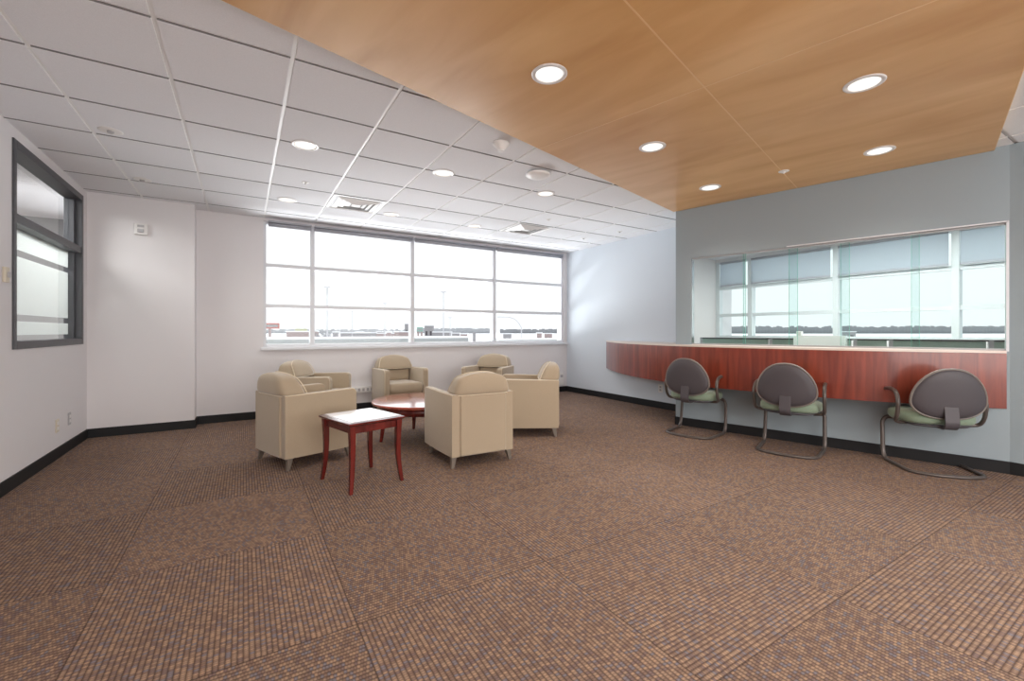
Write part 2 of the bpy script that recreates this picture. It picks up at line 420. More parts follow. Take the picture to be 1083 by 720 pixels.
# ------------------------------------------------------------------ back office window
w3 = thing('window_3', None, None, (0,0,0), kind='structure')
b = MB(); x0, x1 = FX, FX+.12; fz0, fz1 = 1.03, 2.62
fy = [5.70, 5.0, 3.51, 2.03, .54, -.95, -2.44]
b.box(x0, x1, 5.66, 5.74, fz0, fz1)
b.box(x0, x1, YB, 5.66, fz0, fz0+.05); b.box(x0, x1, YB, 5.66, fz1-.04, fz1)
b.build('window_frame', M['frame_far'], w3)
for y in fy[1:]: MB().box(x0-.01, x1+.01, y-.042, y+.042, fz0, fz1).build('mullion', M['frame_far'], w3, bevel=.004)
ye = [5.66]+fy[1:]+[YB]
for i in range(len(ye)-1):
    ya = ye[i]-(.042 if i else 0); yb = ye[i+1]+(.042 if i < len(ye)-2 else 0)
    for z in (1.50, 2.07): MB().box(x0+.01, x1-.01, yb, ya, z-.03, z+.03).build('rail', M['frame_far'], w3)
    ze = [fz0+.05, 1.50, 2.07, fz1-.04]
    for k in range(3):
        MB().box(x0+.06, x0+.066, yb, ya, ze[k]+(.03 if k else 0), ze[k+1]-(.03 if k < 2 else 0)).build('glass_pane', M['pane'], w3)
b = MB(); b.box(FX, FX+.2, YB, 5.74, 0, fz0); b.box(FX, FX+.2, YB, 5.74, fz1, ZC)
struct('wall_back_office', b, M['wall_white'])
bay = ['in the first narrow bay', 'in the second bay', 'in the third bay', 'in the rightmost bay', None, None]
for i in range(4):
    ya = ye[i]-.06; yb = ye[i+1]+.06
    t = thing('window_blind', 'half-lowered grey-blue shade behind the sliding glass, '+bay[i], 'blind', (FX-.05, yb, 0), group='half-lowered shades in the office beyond the glass')
    MB().box(0, .004, 0, ya-yb, 2.13, 2.57).build('shade_fabric', M['shade'], t)
    MB().box(-.012, .014, 0, ya-yb, 2.10, 2.135).build('hem_bar', M['blind'], t, bevel=.004)
    MB().tube([(0,0,2.59),(0,ya-yb,2.59)], .022, seg=12).build('roller', M['blind'], t)

# cubicle partitions
Pa, Pb = Vector((6.15, 4.35, 0)), Vector((7.45, .55, 0))
pd = (Pb-Pa); pl = pd.length; ang = math.atan2(pd.y, pd.x)
t = thing('cubicle_partition', 'low green-grey cubicle partition behind the sliding glass', 'partition', Pa, ang)
cuts = [0, .95, 1.9, 2.25, 3.1, pl]
for i in range(5):
    MB().box(cuts[i]+.02, cuts[i+1]-.02, -.03, .03, 0, 1.05).build('panel', M['partition'], t, bevel=.004)
    MB().box(cuts[i], cuts[i]+.04, -.036, .036, 0, 1.06).build('post', M['grey_plate'], t)
MB().box(0, pl, -.035, .035, 1.05, 1.068).build('top_rail', M['shell'], t)

# ------------------------------------------------------------------ sliding glass in the counter wall
t = thing('sliding_glass_screen', 'frameless sliding glass sheets over the cherry counter in the blue-grey wall', 'glass screen', (P0.x, P0.y, 0), math.atan2(D.y, D.x))
# local x runs along the wall, local +y is towards the office (behind)
def s_of(x, y): return (Vector((x, y, 0))-P0).dot(D)
e = [S0+.005, .765, .79, 1.22, 1.29, 1.66, 1.73, 2.185, 2.235, S1-.004]
sheets = [(e[0], e[2], .03), (e[1], e[4], .05), (e[3], e[6], .03), (e[5], e[8], .05), (e[7], e[9], .03)]
for s0, s1, d in sheets:
    g = MB().box(s0, s1, d, d+.008, OZ0+.02, OZ1-.012).build('glass_sheet', M['slide'], t)
    MB().box(s0-.003, s0, d, d+.008, OZ0+.02, OZ1-.012).build('polished_edge', M['edge'], g)
    MB().box(s1, s1+.003, d, d+.008, OZ0+.02, OZ1-.012).build('polished_edge', M['edge'], g)
MB().box(S0, S1, .022, .068, OZ1-.014, OZ1).build('top_track', M['grey_plate'], t)
MB().box(S0, S1, .022, .068, OZ0+.006, OZ0+.02).build('bottom_track', M['grey_plate'], t)
MB().box(S0, S0+.006, .012, .08, OZ0+.006, OZ1-.014).build('side_channel', M['chrome'], t)
struct('trim_opening_casing', MB().box(S1-.003, S1+.012, -.004, .1, OZ0, OZ1+.012, M=RZ(math.atan2(D.y, D.x), P0)).box(1.2, S1+.012, -.004, .1, OZ1, OZ1+.012, M=RZ(math.atan2(D.y, D.x), P0)), M['frame'])

# ------------------------------------------------------------------ floating counter
front = [(XR,5.66),(5.27,5.50),(5.08,5.20),(4.87,4.84),(4.68,4.38),(4.545,3.90),(4.49,3.50),(4.485,3.18),(4.525,2.88),(4.60,2.56),(4.68,2.24),(4.79,1.88),(4.92,1.60),(5.08,1.33),(5.22,1.12),(5.331,.951)]
def smooth_path(p, n=6):
    p = [Vector(q) for q in p]; out = []
    for i in range(len(p)-1):
        a = p[max(0,i-1)]; b_ = p[i]; c = p[i+1]; d = p[min(len(p)-1,i+2)]
        for k in range(n):
            s = k/n
            out.append(.5*((2*b_)+(c-a)*s+(2*a-5*b_+4*c-d)*s*s+(3*b_-a-3*c+d)*s**3))
    out.append(p[-1]); return out
fr = smooth_path(front, 6)
wallside = [wp(LEN-.02, -.001), wp(0.0, -.001), (4.615, 3.625), (XR-.001, 4.10)]
ct = thing('wall_counter_desk', 'long curved cherry-wood counter floating along the blue-grey wall under the sliding glass', 'counter')
poly = [tuple(q) for q in fr]+wallside
bb = MB().prism(poly, .985, 1.004)
bb.prism([wp(S0+.004, -.001), wp(S1-.004, -.001), wp(S1-.004, .16), wp(S0+.004, .16)], 1.0005, 1.0055)
bb.build('countertop', M['counter_top'], ct)
inn = []
for i, q in enumerate(fr):
    a = fr[max(0, i-1)]; c = fr[min(len(fr)-1, i+1)]; d = (c-a).normalized(); n = Vector((-d.y, d.x))
    q2 = q + n*.03
    inn.append((min(q2.x, XR-.002), q2.y))
fb = MB()
k = len(fr)
vs = [(q[0], q[1], .53) for q in fr]+[(q[0], q[1], .984) for q in fr]+[(q[0], q[1], .53) for q in inn]+[(q[0], q[1], .984) for q in inn]
fs = []
for i in range(k-1):
    fs += [(i, i+1, k+i+1, k+i), (2*k+i+1, 2*k+i, 3*k+i, 3*k+i+1), (i+1, i, 2*k+i, 2*k+i+1), (k+i, k+i+1, 3*k+i+1, 3*k+i)]
fs += [(0, k, 3*k, 2*k), (k-1, 3*k-1, 4*k-1, 2*k-1)]
fb.add(vs, fs, 0, True)
fo = fb.build('fascia', M['cherry'], ct)
sm = fo.modifiers.new('es', 'EDGE_SPLIT'); sm.split_angle = math.radians(50)
# white document box behind glass
t = thing('document_box', 'low white box standing behind the middle of the sliding glass', 'box', Vector(wp(1.22, .30)).to_3d(), math.atan2(D.y, D.x))
MB().box(0, .46, -.08, .08, .985, 1.12).build('body', M['white_lam'], t, bevel=.006)
MB().box(.02, .07, -.05, .05, 1.12, 1.165).build('knob', M['plastic'], t, bevel=.008)
t = thing('office_worktop', 'pale worktop on the office side of the counter wall', 'worktop', (P0.x, P0.y, 0), math.atan2(D.y, D.x))
MB().box(S0+.05, S1+.1, .165, .62, .955, .985).build('slab', M['counter_top'], t, bevel=.004)
for s in (S0+.1, S1-.1): MB().box(s-.02, s+.02, .2, .58, 0, .955).build('support', M['grey_plate'], t)

# ------------------------------------------------------------------ birch ceiling panel
bp = thing('birch_ceiling_panel', 'large suspended birch plywood ceiling panel with thin joints above the counter', 'ceiling panel', (0,0,0), math.radians(15))
us = [-2.5, .135, 2.765, 5.392]; ns = [-.39, 1.0, 2.32]
for i in range(3):
    for j in range(2):
        MB().box(us[i]+.004, us[i+1]-(.004 if i < 2 else 0), ns[j]+.004*j, ns[j+1]-.004*(1-j), 2.664, 2.688).build('panel', M['birch'], bp, bevel=.0015)
for i in (1, 2): MB().box(us[i]-.004, us[i]+.004, ns[0], ns[2], 2.6632, 2.686).build('joint_strip', M['birch_edge'], bp)
for i in range(3):
    MB().box(us[i]+.004, us[i+1]-.004, ns[1]-.004, ns[1]+.004, 2.6632, 2.686).build('joint_strip', M['birch_edge'], bp)
for n_, s in ((ns[0], -1), (ns[2], 1)): MB().box(us[0], us[3], min(n_, n_+s*.004), max(n_, n_+s*.004), 2.664, 2.689).build('edge_band', M['birch_edge'], bp)

# ------------------------------------------------------------------ downlights
def make_downlight(label, loc, group, power):
    t = thing('recessed_downlight', label, 'ceiling light', loc, 0, group)
    MB().lathe([(.105,0),(.105,-.003),(.098,-.006),(.082,-.006),(.080,-.0015),(.080,0)], seg=40).build('trim_ring', M['trim_ring'], t)
    MB().lathe([(.079,-.0005),(.079,-.002),(.05,-.003),(.0005,-.0035)], seg=32).build('lens', M['lens'], t)
    lamp(loc, power); return t
def lamp(loc, power):
    l = bpy.data.lights.new('downlight_lamp', 'SPOT'); l.energy = power; l.spot_size = math.radians(125); l.spot_blend = .9; l.shadow_soft_size = .08; l.color = (1, .93, .84)
    o = bpy.data.objects.new('downlight_lamp', l); C.objects.link(o); o.location = (loc[0], loc[1], loc[2]-.03)
sl = [((1.519,2.067), 'recessed downlight in the birch panel, nearest and largest, left of the long joint'),
      ((2.832,2.445), 'recessed downlight in the birch panel, middle one of the row along its left edge'),
      ((4.145,2.822), 'recessed downlight in the birch panel, far corner one closest to the counter wall end'),
      ((3.202,1.152), 'recessed downlight in the birch panel, large one at upper right of the photo'),
      ((4.497,1.514), 'recessed downlight in the birch panel, above the right half of the sliding glass'),]
cl = [((.43,3.95), 'recessed downlight in white tiles, nearest one on the left'),
      ((1.64,3.95), 'recessed downlight in white tiles, middle of the nearer row'),
      ((2.85,3.95), 'recessed downlight in white tiles, right of the nearer row beyond the round fixture'),
      ((.43,5.70), 'recessed downlight in white tiles, left of the row by the window'),
      ((1.64,5.70), 'recessed downlight in white tiles, beside the left air diffuser by the window'),
      ((2.85,5.70), 'recessed downlight in white tiles, left of the far air diffuser')]
PS, PCL = 24, 14
first = make_downlight(sl[0][1], (*sl[0][0], 2.6635), 'downlights in the birch panel', PS)
for (x, y), lb in sl[1:]:
    dup(first, (x, y, 2.6635), 0, lb, 'downlights in the birch panel'); lamp((x, y, 2.6635), PS)
for (x, y), lb in cl:
    dup(first, (x, y, 2.6895), 0, lb, 'downlights in the white tiled ceiling'); lamp((x, y, 2.69), PCL)

# sprinklers / small discs
def disc_fixture(name, label, cat, loc, r, dark=False, group=None):
    t = thing(name, label, cat, loc, 0, group)
    MB().lathe([(r,0),(r,-.002),(r*.85,-.005),(r*.5,-.006),(.0005,-.006)], seg=28).build('cover_plate', M['plastic'], t)
    MB().lathe([(r*.3,-.005),(r*.28,-.016),(r*.15,-.02),(.0005,-.02)], seg=16).build('sensor', M['grey_plate'] if dark else M['plastic'], t)
    return t
disc_fixture('ceiling_sprinkler', 'round flush ceiling fitting with a dark centre, nearer one above the left wall window', 'sprinkler', (-.864,4.44,ZC), .075, True)
disc_fixture('ceiling_sprinkler', 'round flush ceiling fitting with a dark centre, by the left column', 'sprinkler', (-.87,5.70,ZC), .075, True)
disc_fixture('ceiling_sprinkler', 'small white sprinkler disc near the two left downlights', 'sprinkler', (.54,4.94,ZC), .035)
disc_fixture('ceiling_sprinkler', 'small white sprinkler disc near the far air diffuser', 'sprinkler', (3.54,4.84,ZC), .035)
disc_fixture('ceiling_sprinkler', 'small ceiling sprinkler near the pale blue wall, nearer one', 'sprinkler', (4.90,4.86,ZC), .04, True)
disc_fixture('ceiling_sprinkler', 'small ceiling sprinkler near the pale blue wall, closer to the window', 'sprinkler', (4.75,5.52,ZC), .04, True)
disc_fixture('ceiling_sprinkler', 'small flush sprinkler in the birch panel at the end of the joint', 'sprinkler', (4.318,2.178,2.664), .045)
# smoke detector and ceiling speaker
t = thing('smoke_detector', 'white cone-shaped smoke detector under the ceiling tiles beside the birch panel', 'smoke detector', (1.78,3.08,ZC))
MB().lathe([(.07,0),(.07,-.012),(.05,-.028),(.035,-.05),(.03,-.056),(.0005,-.058)], seg=28).build('housing', M['plastic'], t)
MB().lathe([(.028,-.057),(.028,-.066),(.02,-.07),(.0005,-.07)], seg=20).build('sensor', M['tee'], t)
t = thing('wireless_access_point', 'flat white rounded wireless unit under the ceiling beside the birch panel', 'wifi unit', (2.40,3.45,ZC))
MB().lathe([(.06,0),(.06,-.018),(.0005,-.018)], seg=24).build('mount', M['grey_plate'], t)
MB().lathe([(.07,-.018),(.115,-.022),(.118,-.032),(.10,-.046),(.05,-.052),(.0005,-.052)], seg=32).build('cover', M['plastic'], t)
# diffusers
def diffuser(loc, label):
    t = thing('air_diffuser', label, 'air vent', loc, 0, 'square air diffusers in the ceiling')
    b = MB()
    def sq(r, z): return [(-r,-r,z),(r,-r,z),(r,r,z),(-r,r,z)]
    b.loft([sq(.293, -.004), sq(.27, -.006), sq(.262, -.0005)], 0, False, False)
    b.build('outer_frame', M['plastic'], t)
    MB().box(-.262,.262,-.262,.262,-.001,-.0003).build('dark_throat', M['grey_plate'], t)
    for r in (.235, .175, .115):
        b = MB(); b.loft([sq(r, -.006), sq(r-.045, -.022), sq(r-.05, -.020), sq(r-.008, -.002)], 0, False, False, closed=True)
        b.build('louvre_ring', M['plastic'], t)
    MB().box(-.05,.05,-.05,.05,-.02,-.016).build('centre_plate', M['plastic'], t)
diffuser((gx0+G*3.5, gy0+G*3.5, ZC), 'square white louvred air diffuser in the ceiling above the back left armchair')
diffuser((gx0+G*7.5, gy0+G*3.5, ZC), 'square white louvred air diffuser in the ceiling towards the far right window corner')

# ------------------------------------------------------------------ wall devices
t = thing('alarm_strobe', 'small white square fire alarm strobe high on the wall column', 'alarm', (-1.0, 6.503, 2.33))
MB().box(-.06,.06,-.035,0,-.065,.065).build('housing', M['plastic'], t, bevel=.006)
MB().box(-.028,.028,-.045,-.034,-.04,.0).build('lens', M['grey_plate'], t, bevel=.004)
MB().box(-.03,.03,-.038,-.034,.02,.045).build('grille', M['grey_plate'], t)
def plate(loc, axis, label, cat, name='wall_outlet', mat='ivory', w=.075, h=.12, holes=2):
    # axis 'x+': plate faces +x ; 'x-': faces -x
    t = thing(name, label, cat, loc, {'x+': PI/2, 'x-': -PI/2}[axis])
    MB().box(-w/2, w/2, -.008, 0, -h/2, h/2).build('cover_plate', M[mat], t, bevel=.003)
    for k in range(holes):
        z = (k-(holes-1)/2)*.045
        MB().box(-.017, .017, -.011, -.007, z-.015, z+.015).build('socket', M['plastic'] if mat != 'plastic' else M['grey_plate'], t, bevel=.002)
    return t
plate((XL, 5.60, .30), 'x+', 'ivory double power outlet low on the left wall, nearer of two plates', 'outlet')
plate((XL, 5.93, .31), 'x+', 'grey narrow outlet plate low on the left wall, nearer the column', 'outlet', mat='grey_plate', w=.07)
t = thing('light_switch', 'ivory wall switch on the left wall beside the dark window frame', 'switch', (XL, 4.565, 1.57), PI/2)
MB().box(-.03,.03,-.02,0,-.055,.055).build('cover_plate', M['ivory'], t, bevel=.004)
MB().box(-.012,.012,-.03,-.019,-.02,.02).build('toggle', M['grey_plate'], t, bevel=.003)
plate((XR, 4.49, .30), 'x-', 'white power outlet low on the pale blue wall behind the leftmost sled chair', 'outlet', mat='plastic', w=.08, h=.12)

# ------------------------------------------------------------------ armchair (faces local +y)
def sellipse(w, y0, y1, z, n=4.0, seg=36, lift=0):
    cy, hy = (y0+y1)/2, (y1-y0)/2; r = []
    for k in range(seg):
        a = 2*PI*k/seg; c, s = math.cos(a), math.sin(a)
        r.append((w*math.copysign(abs(c)**(2/n), c), cy+hy*math.copysign(abs(s)**(2/n), s), z))
    return r
def make_armchair(label, loc, rz):
    t = thing('club_armchair', label, 'armchair', loc, rz, 'beige armchairs around the round table')
    F = M['fabric']
    yb, yf = -.31, .33; zb, zt = .098, .625
    for s in (-1, 1):
        # side profile, rounded top-front corner, slight rise to the front
        prof = [(yb, zb), (yf-.012, zb), (yf, zb+.012)]
        r = .045
        for k in range(7):
            a = k/6*PI/2
            prof.append((yf-r+r*math.cos(a), zt-r+r*math.sin(a)))
        prof += [(yb, zt)]
        n = len(prof); vs = []
        def xo(y): q = (y-yb)/(yf-yb); return .262+.026*math.sin(q*PI*.6)
        ins = []; ous = []
        steps = 8
        b = MB()
        # slice the arm along y so that it can flare
        cols = [yb+(yf-yb)*k/steps for k in range(steps)]+[yf-r+r*math.sin(k/6*PI/2) for k in range(0, 7)]
        cols = sorted(set(round(c, 4) for c in cols if c <= yf-r+1e-6) | set(round(yf-r+r*math.sin(k/6*PI/2), 4) for k in range(7)))
        rings = []
        for y in cols:
            dz = 0
            if y > yf-r: dz = r-math.sqrt(max(0, r*r-(y-(yf-r))**2))
            top = zt+.012*((y-yb)/(yf-yb))-dz*.98
            x1 = xo(y)+.033; x0 = xo(y)-.040
            e_ = .012
            rings.append([(s*x0, y, zb), (s*x1, y, zb), (s*x1, y, top-e_), (s*(x1-e_*.35), y, top-e_*.3), (s*(x1-e_), y, top), (s*(x0+e_), y, top), (s*(x0+e_*.35), y, top-e_*.3), (s*x0, y, top-e_)])
        b.loft(rings, 0, True)
        arm = b.build('arm', F, t)
        es = arm.modifiers.new('es', 'EDGE_SPLIT'); es.split_angle = math.radians(50)
        for idx in (2,):
            path = [Vector(rg[3]) for rg in rings]; path = path[:-1]+[Vector((path[-1].x, yf, path[-1].z))]+[Vector((path[-1].x, yf, zb+.02))]
            MB().tube(path, .0035, seg=6).build('piping', M['piping'], arm)
    # back shell
    MB().box(-.222, .222, yb-.015, yb+.085, zb, zt-.01).build('back_panel', F, t, bevel=.016, seg=3)
    # upper back cushion
    prof = [(0, .268, -.335, -.10), (.08, .272, -.345, -.10), (.28, .262, -.352, -.115), (.50, .248, -.352, -.135), (.68, .232, -.348, -.155), (.79, .210, -.340, -.172), (.88, .168, -.332, -.190), (.955, .108, -.318, -.21), (1.0, .035, -.300, -.235)]
    rings = []
    for tt, w, y0, y1 in prof:
        rings.append(sellipse(w, y0+.012, y1, zt-.012+.192*tt, 5))
    cu = MB().loft(rings, 0, True).build('back_cushion', F, t, sub=1)
    ring = sellipse(.270, -.323, -.103, zt-.008, 5); 
    MB().tube([Vector(p) for p in ring]+[Vector(ring[0])], .004, seg=6, cap=False).build('piping', M['piping'], cu)
    fr_ = []
    for tt, w, y0, y1 in prof: fr_.append(Vector((w*.93, y1-.008, zt-.012+.192*tt+.004)))
    pth = fr_+[Vector((-p.x, p.y, p.z)) for p in fr_[::-1]]
    MB().tube(pth, .004, seg=6).build('piping', M['piping'], cu)
    # lower inner back
    b = MB(); rr = []
    for tt, d in ((0,-.03),(.08,0),(.5,.012),(.92,0),(1,-.02)):
        rr.append(sellipse(.220, yb+.07, yb+.165+d, .40+.20*tt, 7))
    b.loft(rr, 0, True).build('lumbar_cushion', F, t)
    # seat cushion
    rr = []
    for z, d in ((.30,.012),(.31,.0),(.36,-.004),(.41,.0),(.432,.012),(.44,.04)):
        rr.append([(p[0]*(1+.08*(p[1]+.3)/.6), p[1], p[2]) for p in sellipse(.226-d, yb+.12+d, yf-.002-d, z, 12)])
    MB().loft(rr, 0, True).build('seat_cushion', F, t)
    MB().box(-.235, .235, yb+.07, yf-.02, zb+.004, .305).build('seat_base', F, t, bevel=.008)
    for sx in (-1, 1):
        for sy in (-1, 1):
            x, y = sx*.262, sy*.262
            def q(r, z, ox, oy): return [(x+ox-r, y+oy-r, z), (x+ox+r, y+oy-r, z), (x+ox+r, y+oy+r, z), (x+ox-r, y+oy+r, z)]
            MB().loft([q(.013, 0, sx*.018, sy*.018), q(.024, zb+.002, 0, 0)], 0, False).build('leg', M['leg'], t, bevel=.003)
    return t
def face(dx, dy): return math.atan2(dy, dx)-PI/2
ac = make_armchair('beige armchair at front left beside the end table, its back to the left', (.485,4.47,0), face(.94,.34))
dup(ac, (.74,5.86,0), face(.84,-.54), 'beige upholstered armchair partly hidden behind the front left armchair, facing right')
dup(ac, (1.93,6.33,0), face(.06,-.998), 'beige upholstered armchair facing the camera in front of the window, beyond the round table')
dup(ac, (3.22,5.93,0), face(-.76,-.65), 'beige upholstered armchair at back right by the window, mostly hidden behind the front armchair')
dup(ac, (2.86,4.28,0), face(-.85,.53), 'beige upholstered armchair on the right seen from its side, facing left')
dup(ac, (1.80,3.715,0), face(.03,.999), 'beige upholstered armchair in front centre with its back to the camera')

# ------------------------------------------------------------------ tables
t = thing('end_table', 'small square cherry end table with a glossy white inset top and curved legs', 'side table', (.79,3.55,0), math.radians(15))
hw, hd = .228, .258
def rect(a, b_, z): return [(-a,-b_,z),(a,-b_,z),(a,b_,z),(-a,b_,z)]
MB().loft([rect(hw-.012, hd-.012, .482), rect(hw, hd, .494), rect(hw, hd, .503), rect(hw-.022, hd-.022, .512), ], 0, False).build('table_top', M['cherry_dark'], t, bevel=.0015)
MB().box(-hw+.034, hw-.034, -hd+.034, hd-.034, .511, .5135).build('white_inlay', M['white_lam'], t)
ih, idp = hw-.035, hd-.035
b = MB(); b.box(-ih, ih, -idp, -idp+.02, .425, .482); b.box(-ih, ih, idp-.02, idp, .425, .482); b.box(-ih, -ih+.02, -idp+.02, idp-.02, .425, .482); b.box(ih-.02, ih, -idp+.02, idp-.02, .425, .482)
b.build('apron', M['cherry_dark'], t)
def sabre_leg(x, y, h, parent, mat, r0=.02, sx=1, sy=1):
    rings = []
    for k in range(9):
        q = k/8; z = h*(1-q)
        r = r0*(1-.12*math.sin(q*PI))*(1-.42*q*q); off = .019*max(0, (q-.35)/.65)**1.9-.004*math.sin(q*PI)
        cx_, cy_ = x+sx*off, y+sy*off
        rings.append([(cx_-r,cy_-r,z),(cx_+r,cy_-r,z),(cx_+r,cy_+r,z),(cx_-r,cy_+r,z)])
    return MB().loft(rings, 0, False).build('leg', mat, parent, bevel=.004)
for sx in (-1, 1):
    for sy in (-1, 1): sabre_leg(sx*(hw-.038), sy*(hd-.038), .482, t, M['cherry_dark'], .0225, sx, sy)
t = thing('coffee_table', 'round cherry coffee table in the middle of the armchairs', 'coffee table', (1.69,4.62,0), math.radians(30))
R = .55
MB().lathe([(R-.03,.383),(R-.008,.392),(R,.402),(R,.412),(R-.006,.419),(R-.02,.421),(.0005,.421)], seg=96).build('table_top', M['cherry_top'], t)
b = MB(); b.lathe([(R-.075,.318),(R-.055,.318),(R-.055,.388),(R-.075,.388),(R-.075,.318)], seg=72); b.build('apron', M['cherry_dark'], t)
for k in range(4):
    a = PI/2*k+math.radians(-35)
    x, y = .44*math.cos(a), .44*math.sin(a)
    sabre_leg(x, y, .385, t, M['cherry_dark'], .022, math.cos(a), math.sin(a))

# ------------------------------------------------------------------ sled chairs (face local +y)
def arcpts(pts, r=.06, n=6):
    """round the corners of a polyline"""
    P = [Vector(p) for p in pts]; out = [P[0]]
    for i in range(1, len(P)-1):
        a = (P[i-1]-P[i]); c = (P[i+1]-P[i]); rr = min(r, a.length*.48, c.length*.48)
        A = P[i]+a.normalized()*rr; B = P[i]+c.normalized()*rr
        for k in range(n+1):
            s = k/n; out.append(A*(1-s)**2+P[i]*2*s*(1-s)+B*s*s)
    out.append(P[-1]); return out
def make_sled(label, loc, rz):
    t = thing('sled_base_chair', label, 'chair', loc, rz, 'charcoal sled-base chairs along the counter')
    w = .255
    pts = [(-.14, .21, .385), (-w+.03, .235, .385), (-w, .23, .34), (-w-.005, .205, .07), (-w-.005, .17, .013), (-w+.01, -.22, .013), (-.10, -.285, .013), (.10, -.285, .013), (w-.01, -.22, .013), (w+.005, .17, .013), (w+.005, .205, .07), (w, .23, .34), (w-.03, .235, .385), (.14, .21, .385)]
    MB().tube(arcpts(pts, .075, 7), .0125, seg=12, ry=.0175, up=(0,1,0)).build('sled_frame', M['tube'], t)
    # seat cushion
    rr = []
    for z, d in ((.388,.05),(.395,.018),(.413,.002),(.450,.0),(.476,.012),(.489,.04),(.493,.09)):
        rr.append([(p[0]*(1+.05*p[1]/.24), p[1]+.02, p[2]+.02*max(0, p[1])/.24*0+.012*(p[1]/.24)**2) for p in sellipse(.258-d, -.235+d, .235-d, z, 3.2, 40)])
    MB().loft(rr, 0, True).build('seat', M['green'], t, sub=1)
    MB().loft([sellipse(.20, -.18, .2, .378, 3.2), sellipse(.225, -.2, .22, .392, 3.2)], 0, True).build('seat_pan', M['shell'], t)
    # backrest : egg shaped shell, widest low, leaning back and wrapping slightly
    def outline(k, seg, sc=1.0):
        a = 2*PI*k/seg; c, s = math.cos(a), math.sin(a)
        x = .248*math.copysign(abs(c)**.84, c); z = (.265 if s > 0 else .145)*math.copysign(abs(s)**.97, s)
        x *= (1-.13*max(0, s)**1.5)
        return x*sc, z*sc
    seg = 44; zc = .60
    def surf(x, z, d):      # d: + is towards the front
        return (x, -.235-.12*(z)+.42*x*x+d - .03*(z/.2)**2*0, zc+z)
    rings = []
    for sc, d in ((.02,-.034),(.35,-.034),(.7,-.030),(.88,-.022),(.965,-.010),(.985,.0)):
        rings.append([surf(*outline(k, seg, sc), d) for k in range(seg)])
    rings += [[surf(*outline(k, seg, .96), .004) for k in range(seg)]]
    shell = MB().loft(rings, 0, True).build('back_shell', M['shell'], t)
    rings = []
    for sc, d in ((.97,.0),(.985,.012),(.95,.026),(.8,.036),(.4,.04),(.02,.04)):
        rings.append([surf(*outline(k, seg, sc), d) for k in range(seg)])
    MB().loft(rings, 0, True).build('backrest_pad', M['green'], t)
    rim = [Vector(surf(*outline(k, seg, .985), -.002)) for k in range(seg)]
    rb = MB(); rgs = []
    for i, p in enumerate(rim):
        tt = (rim[(i+1) % seg]-rim[i-1]).normalized(); f_ = Vector((0,1,0)); o_ = tt.cross(f_).normalized()
        rgs.append([p+o_*.009*math.cos(q)+f_*.012*math.sin(q) for q in [2*PI*j/8 for j in range(8)]])
    rb.loft(rgs, 0, True, False, closed=True).build('rim', M['rim'], t)
    # J bracket from seat to back
    path = arcpts([(0, .02, .378), (0, -.245, .378), (0, -.278, .42), (0, -.258, .56)], .05, 6)
    rgs = []
    for i, p in enumerate(path):
        tt = (path[min(i+1, len(path)-1)]-path[max(i-1, 0)]).normalized(); x_ = Vector((1,0,0)); n_ = tt.cross(x_).normalized()
        hw_ = .046
        rgs.append([p-x_*hw_-n_*.006, p+x_*hw_-n_*.006, p+x_*hw_+n_*.006, p-x_*hw_+n_*.006])
    MB().loft(rgs, 0, False).build('back_bracket', M['shell'], t, bevel=.002)
    # arms: strap rising beside the seat, curling forward
    for s in (-1, 1):
        x = s*.285
        path = arcpts([(s*.20, -.05, .385), (x, -.06, .392), (x+s*.004, -.11, .45), (x+s*.006, -.135, .575), (x, -.085, .65), (x-s*.005, .03, .668), (x-s*.012, .15, .652)], .045, 6)
        MB().tube(path, .017, seg=10, ry=.015, up=(0,1,0)).build('armrest', M['tube'], t)
    return t
sc_ = make_sled('charcoal oval-backed sled-base chair nearest the window end of the counter', (4.42,3.20,0), face(.975,.22))
dup(sc_, (4.575,2.25,0), face(.955,.30), 'charcoal oval-backed sled-base chair in the middle of the three at the counter')
dup(sc_, (5.01,1.325,0), face(.76,.65), 'charcoal oval-backed sled-base chair at the right end of the counter, turned to the left')

# ------------------------------------------------------------------ outdoors
tag(MB().box(-2500, 2500, 7.2, 2600, -6.3, -6.0).build('ground', M['snow']), 'snow-covered ground outside', 'ground', kind='structure')
tag(MB().box(9.2, 2500, -2500, 7.2, -6.3, -6.0).build('ground', M['snow']), 'snow-covered ground outside to the right', 'ground', kind='structure')
F_, YAW = 464., math.radians(31.45)
def at(px, dist, z=0):
    a = (px-541.5)/F_; c, s = math.cos(YAW), math.sin(YAW)
    return Vector((dist*(s+a*c), dist*(c-a*s), z))
def zat(py, dist): return H-(py-350.3)/F_*dist
def roofpara(name, x0, x1, y, z0, z1, label):
    t = thing(name, label, 'parapet', (x0, y, 0))
    MB().box(0, x1-x0, 0, .25, z0, z1).build('wall_body', M['parapet'], t)
    MB().box(-.0, x1-x0, -.03, .5, z1, z1+.05).build('snow_cap', M['parapet_cap'], t)
    return t
roofpara('roof_parapet', -3, 5.8, 12.0, -6, .97, 'long grey roof parapet with snow on top outside the main window')
roofpara('roof_parapet', 6.85, 20, 12.0, -6, .88, 'grey roof parapet with snow on top outside the right end of the main window')
t = thing('roof_unit', 'small grey rooftop unit in the gap of the parapet', 'roof unit', (6.47, 12.05, 0), 0)
MB().box(-.14,.14,0,.3,-6,.86).build('cabinet', M['fgrey'], t); MB().box(-.17,.17,-.03,.33,.86,.90).build('snow_cap', M['parapet_cap'], t)

